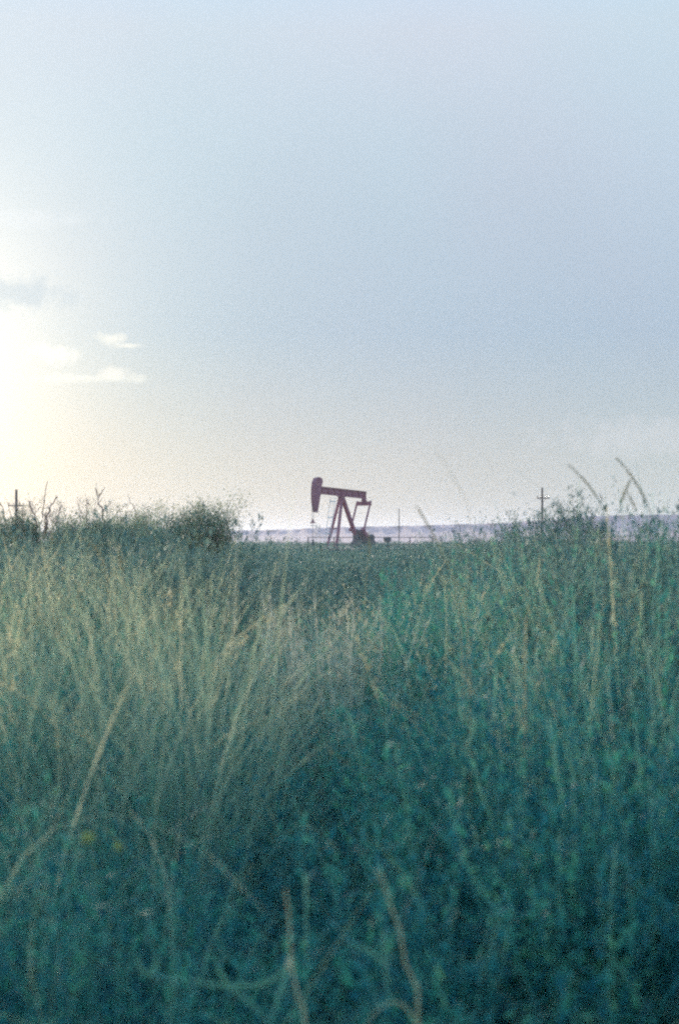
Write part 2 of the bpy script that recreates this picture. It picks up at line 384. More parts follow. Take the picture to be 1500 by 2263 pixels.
def pole(px, ytop, yarm, xa0, xa1, D, label, rad=.17, group='wooden utility poles on the plain'):
    t = at(px, ytop, D); root = empty('utility_pole', (t.x, D, 0)); tag(root, label, 'utility pole', group)
    m = MB(); m.tube([(0, 0, 0), (0, 0, t.z * .5), (0, 0, t.z)], [rad * 1.2, rad, rad * .8], 10); m.build('shaft', M_POLE, root)
    if yarm is None: return
    za = at(px, yarm, D).z; a, b = at(xa0, 0, D).x - t.x, at(xa1, 0, D).x - t.x
    m = MB(); m.box(((a + b) / 2, -rad - .05, za), (b - a, .12, .17))
    arm = m.build('crossarm', M_POLE, root)
    m = MB()
    for sx in (a * .5, b * .5): m.bar((0, -rad - .05, za - .75), (sx, -rad - .05, za - .05), .05)
    m.build('brace', M_POLE, root)
    for f in (.04, .33, .70, .96):
        x = a + (b - a) * f
        m = MB(); m.tube([(x, -rad - .05, za + .08), (x, -rad - .05, za + .17), (x, -rad - .05, za + .2), (x, -rad - .05, za + .34)], [.03, .03, .09, .06], 8); m.build('insulator', M_INS, arm)
pole(1197.5, 1077, 1100.5, 1185, 1213, 210, 'utility pole with one short crossarm behind the wispy bushes right of the pumpjack')
pole(36.5, 1081, 1117, 20, 55, 190, 'utility pole with low crossarm among the bare branches left of the pumpjack', .2)
pole(881.5, 1123, None, 0, 0, 420, 'faint thin utility pole without crossarm, just right of the pumpjack', .16)

# ------------------------------------------------------------------ shrubs
def leaves(pts, size, rnd_seed, name, mat, parent, per=1, spread=.05, droop=0, elong=2.0):
    g = np.random.default_rng(rnd_seed)
    P = np.repeat(np.asarray(pts, dtype=float), per, axis=0); P = P + g.normal(0, spread, P.shape)
    n = len(P)
    a = g.normal(0, 1, (n, 3)); a /= np.linalg.norm(a, axis=1)[:, None]
    b = g.normal(0, 1, (n, 3)); b = np.cross(a, b); b /= np.linalg.norm(b, axis=1)[:, None]
    s = size * g.uniform(.5, 1.4, n)[:, None]
    v = np.stack([P, P + a * s * .5 + b * s / elong * .5, P + a * s, P + a * s * .5 - b * s / elong * .5], 1).reshape(-1, 3)
    q = np.arange(4 * n).reshape(-1, 4)
    r = np.repeat(g.random(n), 4)
    return quad_mesh(name, v, q, mat, parent, {'rnd': r, 'along': np.tile([0, .5, 1, .5], n), 'dry': np.zeros(4 * n)})
def grow(mb, p, d, L, r, depth, tips, rn, kink=.35, fork=(2, 3), shrink=.72, minr=.004):
    n = 4; pts = [p.copy()]; rad = [r]
    for i in range(n):
        d = (d + Vector((rn.uniform(-1, 1), rn.uniform(-1, 1), rn.uniform(-.6, .8))) * kink * .5).normalized()
        p = p + d * L / n; pts.append(p.copy()); rad.append(max(minr, r * (1 - .4 * (i + 1) / n)))
        if depth <= 1: tips.append(p.copy())
    mb.tube(pts, rad, 5 if r > .012 else 4, cap=False)
    if depth <= 0: return
    for k in range(rn.randint(*fork)):
        i = rn.randint(1, n); q = pts[i] if k else pts[-1]
        nd = (d + Vector((rn.uniform(-1, 1), rn.uniform(-1, 1), rn.uniform(-.35, .75))) * .95).normalized()
        grow(mb, q, nd, L * shrink * rn.uniform(.75, 1.2), rad[-1] * .75, depth - 1, tips, rn, kink, fork, shrink, minr)
def shrub(label, px, ytop, halfw_px, D, seed, per=6, leaf=.05, spread=.10, stems=6, mat=None, bark=None, depth=4, extra=0, name='shrub', cat='shrub', group=None, kink=.35, inner=0):
    rn = random.Random(seed); t = at(px, ytop, D); H = t.z; hw = halfw_px / F * D
    root = empty(name, (t.x, D, 0)); tag(root, label, cat, group)
    mb = MB(); tips = []
    for k in range(stems):
        a = 2 * math.pi * (k + rn.random() * .6) / stems
        d = Vector((math.cos(a) * hw / H * 1.2, math.sin(a) * hw / H * 1.2, 1)).normalized()
        grow(mb, Vector((math.cos(a) * .08, math.sin(a) * .08, 0)), d, H * .42, .03 * H / 2, depth - 1, tips, rn, kink)
    zs = [p.z for p in tips]; xs = [abs(p.x) for p in tips]; z_hi = sorted(zs)[int(len(zs) * .985)]; x_hi = sorted(xs)[int(len(xs) * .96)]
    fz, fx = H / z_hi, hw / x_hi
    mb.v = [(x * fx, y * fx, z * fz) for x, y, z in mb.v]; tips = [Vector((p.x * fx, p.y * fx, p.z * fz)) for p in tips]
    mb.build('branches', bark or M_BARK, root)
    if per:
        P = [tuple(p) for p in tips if p.z > H * .12]
        if inner:
            g = np.random.default_rng(seed); 
            q = g.normal(0, 1, (inner, 3)); q /= np.linalg.norm(q, axis=1)[:, None]; q *= g.random(inner)[:, None] ** .4
            q[:, 0] *= hw * .86; q[:, 1] *= hw * .8; q[:, 2] = q[:, 2] * H * .40 + H * .50
            P += [tuple(x) for x in q]
        leaves(P, leaf, seed, 'foliage', mat or M_MESQ, root, per, spread)
    return root
def dead_limb(root, paths, D, rads):
    base = root.location
    for pts, r in zip(paths, rads):
        m = MB()
        P = [at(x, y, D) - base for x, y in pts]
        rn = random.Random(int(pts[0][0]))
        Q = []
        for i in range(len(P) - 1):
            for k in range(3):
                Q.append(P[i].lerp(P[i + 1], k / 3) + Vector((rn.uniform(-1, 1), rn.uniform(-1, 1) * 3, 0)) * r * .9)
        Q.append(P[-1]); n = len(Q)
        m.tube(Q, [r * .75 * (1 - .6 * i / (n - 1)) for i in range(n)], 6)
        for i in range(n // 3, n - 1, 2):        # short twigs
            d = Vector((rn.uniform(-1, 1), rn.uniform(-1, 1), rn.uniform(.1, 1))).normalized(); L = rn.uniform(.06, .22)
            m.tube([Q[i], Q[i] + d * L * .5, Q[i] + d * L + Vector((rn.uniform(-.03, .03), 0, .03))], [r * .35, r * .25, r * .12], 4)
        m.build('dead_limb', M_DEAD, root)

D1 = 38.0
b1 = shrub('dense rounded mesquite bush, the leafiest on the skyline left of the pumpjack', 436, 1105, 88, D1, 3, per=9, leaf=.05, spread=.12, stems=9, inner=2600)
b2 = shrub('small twiggy mesquite bush just left of the dense rounded bush', 318, 1120, 58, D1 + 2, 5, per=7, leaf=.05, spread=.12, stems=8, inner=1300)
b3 = shrub('low mesquite bush under the forked dead limb', 228, 1134, 66, D1 - 1, 8, per=8, leaf=.05, spread=.12, stems=8, inner=1700)
b4 = shrub('low mesquite bush between the leaning dead limbs and the forked one', 150, 1138, 60, D1 + 1, 12, per=8, leaf=.05, spread=.12, stems=8, inner=1700)
b5 = shrub('mesquite bush in front of the left utility pole', 52, 1124, 48, D1, 15, per=7, leaf=.05, spread=.11, stems=8, inner=1300)
b6 = shrub('ragged mesquite bush cut by the left edge, below thin curved twigs', -20, 1130, 52, D1, 17, per=7, leaf=.05, spread=.11, stems=8, inner=1200)
shrub('wide low mesquite bush joining the dense rounded one to its left neighbours', 290, 1146, 120, D1 - 2, 31, per=9, leaf=.05, spread=.14, stems=10, inner=2400)
dead_limb(b3, [[(229, 1190), (229, 1152), (226, 1130), (216, 1104), (211, 1078)], [(219, 1100), (226, 1088), (231, 1076)], [(227, 1128), (240, 1116), (252, 1109)]], D1 - 1, [.040, .02, .016])
dead_limb(b2, [[(262, 1165), (272, 1146), (286, 1128)], [(303, 1150), (296, 1118), (288, 1110), (283, 1090)]], D1 + 2, [.042, .016])
dead_limb(b4, [[(102, 1190), (104, 1150), (108, 1127), (118, 1110), (128, 1097)], [(96, 1190), (100, 1150), (103, 1130)], [(86, 1186), (93, 1150), (96, 1125), (100, 1100), (106, 1063)], [(146, 1150), (141, 1130), (134, 1108)], [(177, 1150), (177, 1128), (170, 1104)], [(191, 1150), (193, 1122)]], D1 + 1, [.045, .03, .026, .016, .018, .012])
dead_limb(b5, [[(82, 1180), (78, 1145), (72, 1125), (66, 1106)], [(30, 1150), (20, 1120), (9, 1098)]], D1, [.034, .014])
dead_limb(b6, [[(18, 1185), (14, 1150), (6, 1125), (-3, 1105)]], D1, [.03])

def bare(root, px, ytop, seed, n, D):
    rn = random.Random(seed); H = at(px, ytop, D).z
    for k in range(n):
        m = MB(); d = Vector((rn.uniform(-.6, .6), rn.uniform(-.3, .3), 1)).normalized()
        p = Vector((rn.uniform(-.7, .7), rn.uniform(-.3, .3), H * rn.uniform(.35, .6)))
        grow(m, p, d, H * rn.uniform(.16, .30), .014, 3, [], rn, .5, (2, 3), .7, .0035); m.build('bare_branch', M_DEAD, root)
bare(b1, 436, 1112, 61, 4, D1); bare(b2, 322, 1124, 62, 6, D1); bare(b3, 228, 1130, 63, 6, D1); bare(b4, 150, 1120, 64, 8, D1); bare(b5, 52, 1115, 65, 7, D1); bare(b6, -20, 1115, 66, 7, D1)
D2 = 34.0
shrub('wispy bush with open feathery sprays, tallest of those right of the pumpjack', 1268, 1102, 48, D2, 21, per=6, leaf=.045, spread=.05, stems=7, depth=4, mat=M_BRUSH, inner=15)
shrub('wispy bush wrapped round the foot of the right utility pole', 1196, 1126, 34, D2 + 1, 24, per=4, leaf=.045, spread=.05, stems=6, mat=M_BRUSH, inner=15)
shrub('smallest wispy bush, left of the right utility pole', 1138, 1134, 30, D2, 27, per=4, leaf=.045, spread=.05, stems=6, mat=M_BRUSH, inner=15)
shrub('wispy bush at the right end of the feathery row, below arching grass stalks', 1318, 1128, 26, D2 - 1, 29, per=5, leaf=.045, spread=.05, stems=6, mat=M_BRUSH, inner=15)
shrub('broad low bush below the wispy bushes right of the pumpjack', 1235, 1160, 120, D2 - 3, 33, per=5, leaf=.045, spread=.13, stems=11, mat=M_BRUSH, inner=700)

# low brush over the plain, one mass
def brush():
    g = np.random.default_rng(5); V, RN = [], []
    pts = []
    for k in range(1500):
        d = 13 * (420 / 13) ** (g.random() ** .8); hw = d * .27 + 3; x = g.uniform(-hw, hw); px = 750 + x / d * F
        if 95 < d < 170 and abs(px - 750) < 120 and d > 125: continue
        if (px < 480 or px > 930) and g.random() < .16 and d < 60: hmax_x = g.uniform(1.2, 1.55)
        else: hmax_x = 0
        cap = EYE + (g.choice([-4, 2, 6, 9, 15]) if 520 < px < 1110 else g.choice([6, 16, 30])) / F * d
        hmax = g.uniform(.3, 1.12) * (1 if d < 60 else 1.2)
        if d < 18: hmax *= .8
        h = min(max(hmax, hmax_x), cap); w = h * g.uniform(.6, 1.5) * (1 if d < 100 else 1.8)
        n = int(700 if d < 40 else 420 if d < 80 else 260 if d < 140 else 130); s = .022 + d * .0007
        q = g.normal(0, 1, (n, 3)); q /= np.linalg.norm(q, axis=1)[:, None]; q *= (g.random(n)[:, None] ** .45)
        lump = 1 + .25 * np.sin(q[:, 0] * 5 + k) * np.cos(q[:, 1] * 4 + 2 * k)
        P = np.stack([x + q[:, 0] * w * lump, d + q[:, 1] * w * lump, h * .5 + q[:, 2] * h * .5 * lump], 1)
        pts.append((P, s, g.random() ** .8))
    vs, rn = [], []
    for P, s, r0 in pts:
        n = len(P); a = g.normal(0, 1, (n, 3)); a[:, 2] += .5; a /= np.linalg.norm(a, axis=1)[:, None]
        b = np.cross(a, g.normal(0, 1, (n, 3))); b /= np.linalg.norm(b, axis=1)[:, None]
        ss = s * g.uniform(.5, 1.5, n)[:, None]
        vs.append(np.stack([P, P + a * ss * .5 + b * ss * .3, P + a * ss, P + a * ss * .5 - b * ss * .3], 1).reshape(-1, 3))
        rn.append(np.repeat(np.clip(r0 * .95 + g.uniform(-.10, .10, n), 0, 1), 4))
    v = np.concatenate(vs); r = np.concatenate(rn); n = len(v) // 4
    o = quad_mesh('undergrowth', v, np.arange(4 * n).reshape(-1, 4), M_BRUSH, None, {'rnd': r, 'along': np.tile([0, .5, 1, .5], n), 'dry': np.zeros(4 * n)})
    tag(o, 'dark blue green scrub spread over the plain around the pumpjack', 'brush', kind='stuff')
brush()

# ------------------------------------------------------------------ grass
def blades(base, az, h, lean, curl, width, seg, rnd, dry, tipw=.15):
    """ribbons: (n,) arrays; returns vertices, quads and attributes"""
    n = len(az); t = np.linspace(0, 1, seg + 1)[None, :]
    tw = az[:, None] + rng.normal(0, 1.1, n)[:, None] * t[:, :-1]          # every blade wanders off its first bearing
    ang_ = lean[:, None] + curl[:, None] * t ** 1.5          # angle from the vertical along the blade
    ds = (h / seg)[:, None]
    horiz = np.concatenate([np.zeros((n, 1)), np.cumsum(np.sin(ang_[:, :-1]) * ds, 1)], 1)
    vert = np.concatenate([np.zeros((n, 1)), np.cumsum(np.cos(ang_[:, :-1]) * ds, 1)], 1)
    dh = np.diff(horiz, axis=1); z0 = np.zeros((n, 1))
    cx = base[:, 0:1] + np.concatenate([z0, np.cumsum(np.cos(tw) * dh, 1)], 1); cy = base[:, 1:2] + np.concatenate([z0, np.cumsum(np.sin(tw) * dh, 1)], 1); cz = base[:, 2:3] + vert
    side = az + np.pi / 2 + rng.uniform(-.9, .9, n)
    w = width[:, None] * (np.minimum(1, .55 + t * 2) * (1 - (1 - tipw) * t ** 1.6)) * .5
    sx, sy = np.cos(side)[:, None] * w, np.sin(side)[:, None] * w
    L = np.stack([cx - sx, cy - sy, cz], -1); Rr = np.stack([cx + sx, cy + sy, cz], -1)
    v = np.stack([L, Rr], 2).reshape(n, -1, 3)                # n, (seg+1)*2, 3
    k = (seg + 1) * 2
    i = np.arange(seg) * 2
    q = np.stack([i, i + 1, i + 3, i + 2], -1)[None] + (np.arange(n) * k)[:, None, None]
    at_ = {'rnd': np.repeat(rnd, k), 'along': np.tile(np.repeat(t[0], 2), n), 'dry': np.repeat(dry, k)}
    return v.reshape(-1, 3), q.reshape(-1, 4), at_
def merge(parts):
    V, Q, A = [], [], {k: [] for k in parts[0][2]}; off = 0
    for v, q, a in parts:
        V.append(v); Q.append(q + off); off += len(v)
        for k in A: A[k].append(a[k])
    return np.concatenate(V), np.concatenate(Q), {k: np.concatenate(x) for k, x in A.items()}
def lump(x, y, s, seed=0):
    return (np.sin(x / s * 2.1 + seed) * np.cos(y / s * 1.7 + 1.3 * seed) + .6 * np.sin(x / s * 4.7 + y / s * 3.1 + seed)) / 1.6
def canopy(x, d):
    """how tall the growth stands at a place"""
    h = np.interp(d, [1, 1.8, 3, 4.5, 6.5, 10, 16, 40, 150], [.34, .46, .66, .84, .96, .90, .66, .45, .4])
    px = 750 + x / d * F
    side = np.interp(px, [-400, 60, 300, 430, 540, 800, 930, 1150, 1400, 1800], [1.0, 1.06, 1.06, .90, .68, .68, .93, 1.03, 1.09, 1.05])
    return h * np.where(d > 2.5, side, 1) * (1 + .16 * lump(x, d, 1.0, 2) + .14 * lump(x, d, .36, 5))
def dryness(x, d):
    px = 750 + x / d * F
    f = np.interp(d, [1, 2.5, 4, 7, 14, 40], [.04, .07, .22, .38, .26, .10])
    s = np.interp(px, [0, 150, 450, 700, 850, 1100, 1500], [2.0, 3.2, 2.6, .9, 1.2, .6, .45])
    return f * s * (1 + .5 * lump(x, d, 1.1, 9))
parts = []
for d0, d1, dens, seg, wd, tuft in ((1.0, 3, 1300, 10, .0030, .05), (3, 8, 820, 7, .0036, .07), (8, 20, 300, 4, .0060, .12), (20, 60, 90, 3, .012, .2), (60, 170, 12, 2, .05, .35)):
    area = (d1 - d0) * (2 * ((d0 + d1) / 2 * .27 + 1.8)); nt_ = int(area * dens / 26)
    d = rng.uniform(0, 1, nt_); w0, w1 = d0 * .27 + 1.8, d1 * .27 + 1.8
    d = d0 + (d1 - d0) * (np.sqrt(w0 * w0 + d * (w1 * w1 - w0 * w0)) - w0) / (w1 - w0)
    x = rng.uniform(-1, 1, nt_) * (d * .27 + 1.8)
    ok_ = rng.random(nt_) < np.clip(1.0 + .9 * lump(x, d, .45, 7), .25, 1) if d1 <= 8 else np.ones(nt_, bool)
    x, d = x[ok_], d[ok_]; nt_ = len(x)
    per = 26
    tr = rng.random(nt_)                                       # each tuft has its own greenness
    tx, td, tr = np.repeat(x, per), np.repeat(d, per), np.repeat(tr, per); n = len(tx)
    az = rng.uniform(0, 2 * np.pi, n); rr = np.abs(rng.normal(0, tuft, n)); bx, by = tx + np.cos(az) * rr, td + np.sin(az) * rr
    by = np.maximum(by, d0 * .95)
    az = az + rng.normal(0, .5, n)
    h = canopy(bx, by) * rng.uniform(.4, 1.2, n) * np.repeat(rng.uniform(.62, 1.2, nt_), per)
    tl = np.repeat(rng.random(nt_) < np.where(d < 3.6, .62, .38), per)                  # some tufts lie down, most stand
    lean = np.abs(rng.normal(.16, .28, n)) + np.where(tl, rng.uniform(.35, .95, n), 0); curl = np.abs(rng.normal(.75, .8, n)); az = np.where(tl, np.repeat(rng.uniform(0, 6.28, nt_), per) + rng.normal(0, .6, n), az)
    wild = rng.random(n) < .14; curl = np.where(wild, rng.uniform(1.6, 2.6, n), curl)
    h = h * (1 + .18 * curl)
    rnd = np.clip(tr * .75 + rng.uniform(0, .3, n), 0, 1)
    dr = np.where(rng.random(n) < np.clip(dryness(bx, by), 0, 1), rng.uniform(.5, 1, n), 0)
    unripe = np.clip(1.05 - dryness(bx, by) * 2.6, 0, .92)
    parts.append(blades(np.stack([bx, by, np.zeros(n)], 1), az, h, lean, curl, wd * rng.uniform(.5, 1.5, n), seg, rnd, dr)); parts[-1][2]['ripe'] = np.repeat(unripe, (seg + 1) * 2)
# long loose blades arching over the mass in every direction
n = 3400; d = 1.7 + 5.5 * rng.random(n) ** 1.3; x = rng.uniform(-1, 1, n) * (d * .27 + .6); dr_ = dryness(x, d)
hh = canopy(x, d) * rng.uniform(.9, 1.45, n)
parts.append(blades(np.stack([x, d, np.zeros(n)], 1), rng.uniform(0, 6.28, n), hh, np.abs(rng.normal(.45, .4, n)), rng.uniform(.8, 2.6, n), rng.uniform(.0022, .0045, n), 12, rng.uniform(.55, 1, n), np.where(rng.random(n) < np.where(d < 4.2, .02, .08 + dr_ * .6), rng.uniform(.4, 1, n), .08)))
parts[-1][2]['ripe'] = np.full(n * 26, .5)
def tall(n, x0, x1, y0, y1, d0, d1, dry, per=46):
    px = rng.uniform(x0, x1, n); d = rng.uniform(d0, d1, n); H = EYE + (HY - rng.uniform(y0, y1, n)) / F * d; x = (px - 750) / F * d
    k = np.repeat(np.arange(n), per); m = len(k); az = rng.uniform(0, 6.28, m); rr = np.abs(rng.normal(0, .07, m))
    h = H[k] * rng.beta(4, 1.6, m) * 1.16
    parts.append(blades(np.stack([x[k] + np.cos(az) * rr, d[k] + np.sin(az) * rr, np.zeros(m)], 1), az, h, np.abs(rng.normal(.12, .24, m)), np.abs(rng.normal(.95, .8, m)), rng.uniform(.002, .0042, m), 9, rng.uniform(.3, 1, m), np.where(rng.random(m) < dry, rng.uniform(.4, 1, m), .05)))
    parts[-1][2]['ripe'] = np.full(m * 20, .15)
tall(170, -150, 500, 1170, 1350, 3.8, 9, .85, 34); tall(7, 480, 900, 1215, 1330, 4.5, 8, .4); tall(22, 900, 1620, 1170, 1280, 3.6, 8, .22); tall(26, 1290, 1640, 1135, 1200, 4.5, 9, .1); tall(20, -150, 420, 1190, 1260, 8, 12, .4)
v, q, a = merge(parts)
o = quad_mesh('grass', v, q, M_GRASS, None, a); tag(o, 'tall blue green grass covering the whole foreground', 'grass', kind='stuff')

# feathery seed heads on thin stems all through the grass
parts = []; sp = []
ns = 2400
u = rng.random(ns); d = 4.0 * (22 / 4.0) ** u; x = rng.uniform(-1, 1, ns) * (d * .27 + 1.2)
keep = rng.random(ns) < np.clip(dryness(x, d) * .75, .02, .6)
d, x = d[keep], x[keep]; ns = len(d)
az = rng.uniform(0, 2 * np.pi, ns); h = canopy(x, d) * rng.uniform(1.0, 1.22, ns); lean = np.abs(rng.normal(.1, .14, ns)); curl = rng.uniform(.1, 1.3, ns)
wd = .0022 + d * .00018
sv, sq, sa = blades(np.stack([x, d, np.zeros(ns)], 1), az, h, lean, curl, wd, 8, rng.random(ns), np.full(ns, .6), .6)
parts.append((sv, sq, sa))
cen = sv.reshape(ns, 9, 2, 3).mean(2)                          # stem points
per = 44
tt = rng.uniform(.66, 1.0, (ns, per)); f = tt * 8; i0 = np.minimum(f.astype(int), 7); fr = (f - i0)[..., None]
idx = np.arange(ns)[:, None]
P = cen[idx, i0] * (1 - fr) + cen[idx, i0 + 1] * fr
dirs = (cen[idx, i0 + 1] - cen[idx, i0]); dirs /= np.linalg.norm(dirs, axis=-1)[..., None]
out_ = rng.normal(0, 1, P.shape); out_ /= np.linalg.norm(out_, axis=-1)[..., None]
a1 = dirs * .8 + out_ * .55; a1 /= np.linalg.norm(a1, axis=-1)[..., None]
b1_ = np.cross(a1, rng.normal(0, 1, P.shape)); b1_ /= np.linalg.norm(b1_, axis=-1)[..., None]
ln = (rng.uniform(.012, .035, (ns, per)) * (1.25 - tt)[..., :] * 1.7)[..., None]; wdt = (.0016 + d * .00025)[:, None, None]
vv = np.stack([P, P + a1 * ln * .5 + b1_ * wdt, P + a1 * ln, P + a1 * ln * .5 - b1_ * wdt], 2).reshape(-1, 3)
nn = ns * per
parts.append((vv, np.arange(nn * 4).reshape(-1, 4), {'rnd': np.repeat(rng.random(nn), 4), 'along': np.full(nn * 4, .6), 'dry': np.full(nn * 4, .3)}))
v, q, a = merge(parts)
o = quad_mesh('grass_seed_heads', v, q, M_SEED, None, a); tag(o, 'pale feathery seed heads on thin stems rising through the grass', 'grass', kind='stuff')

# bushy broad leaved weeds: mounds of small leaves on thin shoots
def weeds(name, mat, label, spots, leafL, leafW, seed, per=420, rad=(.16, .34), hk=(.6, 1.0), shoots=14, tops=None):
    g = np.random.default_rng(seed); parts = []
    n = len(spots); px, d = spots[:, 0], spots[:, 1]; x = (px - 750) / F * d
    H = canopy(x, d) * g.uniform(*hk, n) if tops is None else EYE + (HY - g.uniform(*tops, n)) / F * d; Rd = g.uniform(*rad, n); tone = g.random(n)
    m = n * shoots; k = np.repeat(np.arange(n), shoots); az = g.uniform(0, 6.28, m); sp = g.random(m) ** .5
    base = np.stack([x[k] + np.cos(az) * .04, d[k] + np.sin(az) * .04, np.zeros(m)], 1)
    lean = np.arctan(Rd[k] * sp / H[k]) * .9
    st = blades(base, az, H[k] * g.uniform(.8, 1.18, m), lean, g.uniform(-.25, .35, m), np.full(m, .0035), 6, g.random(m), np.full(m, .15), .5)
    parts.append(st); cen = st[0].reshape(m, 7, 2, 3).mean(2)
    pl = per // shoots; tt = g.uniform(.18, 1.0, (m, pl)) ** .8; f = tt * 6; i0 = np.minimum(f.astype(int), 5); fr = (f - i0)[..., None]; idx = np.arange(m)[:, None]
    P = (cen[idx, i0] * (1 - fr) + cen[idx, i0 + 1] * fr); q = m * pl
    P = (P + g.normal(0, .018, P.shape) * (1.2 - tt)[..., None] * 2).reshape(-1, 3); P[:, 2] = np.maximum(P[:, 2], .02)
    size = (1.25 - .6 * tt).reshape(-1)
    kk = np.repeat(k, pl)
    lf = blades(P, g.uniform(0, 6.28, q), g.uniform(.6, 1.3, q) * leafL * size, g.uniform(.3, 1.5, q), g.uniform(.2, 1.2, q), g.uniform(.6, 1.2, q) * leafW * size, 3,
                np.clip(tone[kk] * .6 + g.uniform(0, .4, q), 0, 1), np.zeros(q), .15)
    parts.append(lf); v, qd, a = merge(parts)
    tag(quad_mesh(name, v, qd, mat, None, a), label, 'weeds', kind='stuff')
def spots(n, x0, x1, d0, d1, seed):
    g = np.random.default_rng(seed); return np.stack([g.uniform(x0, x1, n), np.sqrt(g.uniform(d0 * d0, d1 * d1, n))], 1)
weeds('weeds', M_WEED, 'bushy green weeds with small leaves crowding the right half of the field', np.concatenate([spots(210, 880, 1750, 2.6, 9, 51), spots(60, 900, 1750, 2.4, 5, 52)]), .045, .015, 41, hk=(.6, 1.15))
weeds('weeds', M_WEED, 'bushy green weeds in the hollow in the middle of the grass', np.concatenate([spots(130, 420, 960, 2.4, 10, 53), spots(70, 400, 1000, 8, 18, 54)]), .042, .014, 42, rad=(.2, .45), hk=(.65, 1.15))
weeds('weeds', M_WEED, 'leafy weeds between the grass tufts of the left foreground', spots(130, -250, 500, 2.3, 8, 55), .04, .011, 44, hk=(.5, .95))
weeds('scrub', M_BRUSH, 'low scrub rising out of the grass in front of the dark bushes at left', np.concatenate([spots(26, -250, 500, 11, 26, 57), spots(12, -250, 480, 7, 11, 60)]), .06, .022, 45, per=2200, rad=(.4, .95), shoots=44, tops=(1168, 1235))
weeds('scrub', M_BRUSH, 'low scrub rising out of the grass at right under the distant ridge', np.concatenate([spots(28, 960, 1700, 10, 24, 58), spots(16, 1150, 1750, 5.5, 10, 61)]), .055, .02, 46, per=2000, rad=(.35, .9), shoots=44, tops=(1158, 1245))
weeds('scrub', M_BRUSH, 'low scrub in the hollow between the grass and the pumpjack', spots(40, 450, 1050, 10, 30, 59), .055, .02, 47, per=1600, rad=(.4, .9), shoots=40, tops=(1196, 1270))
weeds('weeds', M_SAGE, 'pale dry weeds in the middle of the field below the pumpjack', spots(17, 610, 810, 5.0, 6.6, 56), .04, .012, 43, per=200, tops=(1350, 1430), rad=(.22, .38))

# ------------------------------------------------------------------ single stalks that stand out
def ribbon(m, pts, w, th=.0006):          # a thin solid blade along points
    P = [Vector(p) for p in pts]; n = len(P); vs = []; fs = []
    for i, p in enumerate(P):
        t = (P[min(i + 1, n - 1)] - P[max(i - 1, 0)]).normalized(); s = t.cross(Vector((.2, 1, .1))).normalized(); nrm = s.cross(t).normalized()
        f = i / (n - 1); ww = w * (min(1, .6 + f * 1.5) * (1 - .9 * f ** 2)) * .5
        vs += [p - s * ww, p + nrm * th, p + s * ww, p - nrm * th]
    for i in range(n - 1):
        for k in range(4): fs.append((i * 4 + k, i * 4 + (k + 1) % 4, (i + 1) * 4 + (k + 1) % 4, (i + 1) * 4 + k))
    m.add(vs, fs)
def smoothpts(P, k=5):
    out = []; n = len(P)
    for i in range(n - 1):
        p0, p1, p2, p3 = P[max(i - 1, 0)], P[i], P[i + 1], P[min(i + 2, n - 1)]
        for j in range(k):
            t = j / k
            out.append(.5 * ((2 * p1) + (p2 - p0) * t + (2 * p0 - 5 * p1 + 4 * p2 - p3) * t * t + (3 * p1 - p0 - 3 * p2 + p3) * t ** 3))
    out.append(P[-1]); return out
def setattrs(o, rnd=.5, dry=.5):
    me = o.data; n = len(me.vertices)
    for k, v in (('rnd', rnd), ('along', .5), ('dry', dry)):
        a = me.attributes.new(k, 'FLOAT', 'POINT'); a.data.foreach_set('value', np.full(n, v, dtype=np.float32))
def stalk(label, tip_to_base, D, rad, head=0, mat=None, seed=1, leaves_=(), group=None, headr=.006, name='grass_stalk', dd=.0, node=None):
    mat = mat or M_DRY; rn = random.Random(seed)
    P = [at(x, y, D + dd * i) for i, (x, y) in enumerate(tip_to_base)][::-1]
    b = P[0].copy(); b.z = 0; b.x += (P[0].x - P[1].x) * 1.2
    P = smoothpts([b] + P, 6); root = empty(name, b); tag(root, label, 'grass stalk', group)
    P = [p - b for p in P]; n = len(P)
    m = MB(); m.tube(P, [rad * (1 - .55 * i / (n - 1)) for i in range(n)], 6); setattrs(m.build('stem', mat, root))
    if node:
        c = at(*node, D) - b; m = MB(); m.tube([c + Vector((0, 0, z)) for z in (-.011, -.006, 0, .006, .011)], [.002, .004, .0055, .004, .002], 8); setattrs(m.build('joint', mat, root), 1, 1)
    if head:
        m = MB(); k0 = int(n * (1 - head))
        for i in range(k0, n - 1):
            f = (i - k0) / max(1, n - 1 - k0)
            for k in range(9):
                p = P[i].lerp(P[i + 1], rn.random()); t = (P[i + 1] - P[i]).normalized()
                o_ = Vector((rn.gauss(0, 1), rn.gauss(0, 1), rn.gauss(0, 1))).normalized(); d = (t + o_ * .5).normalized(); L = headr * rn.uniform(1.5, 3.5) * (1.2 - .6 * f)
                m.tube([p, p + d * L * .5, p + d * L], [headr * .10, headr * .22, headr * .03], 4, cap=False)
        setattrs(m.build('seed_head', M_SEED, root))
    for lp, w, dl in leaves_:
        m = MB(); Q = smoothpts([at(x, y, D - dl * i) - b for i, (x, y) in enumerate(lp)], 5); ribbon(m, Q, w, .0016); setattrs(m.build('leaf', M_WEED, root), 1.0, .8)
    return root
G1 = 'arching seed stalks standing against the sky'
stalk('tallest arching seed stalk at far right, curving up to the left against the sky', [(1362, 1012), (1388, 1042), (1412, 1080), (1436, 1132), (1462, 1230), (1478, 1400)], 5.0, .0026, .45, mat=M_WEED, seed=3, headr=.005)
stalk('arching seed stalk against the sky between the right utility pole and the tallest stalk', [(1257, 1028), (1284, 1054), (1310, 1085), (1330, 1128), (1346, 1220), (1352, 1400)], 5.0, .0024, .42, mat=M_WEED, seed=4, headr=.0045)
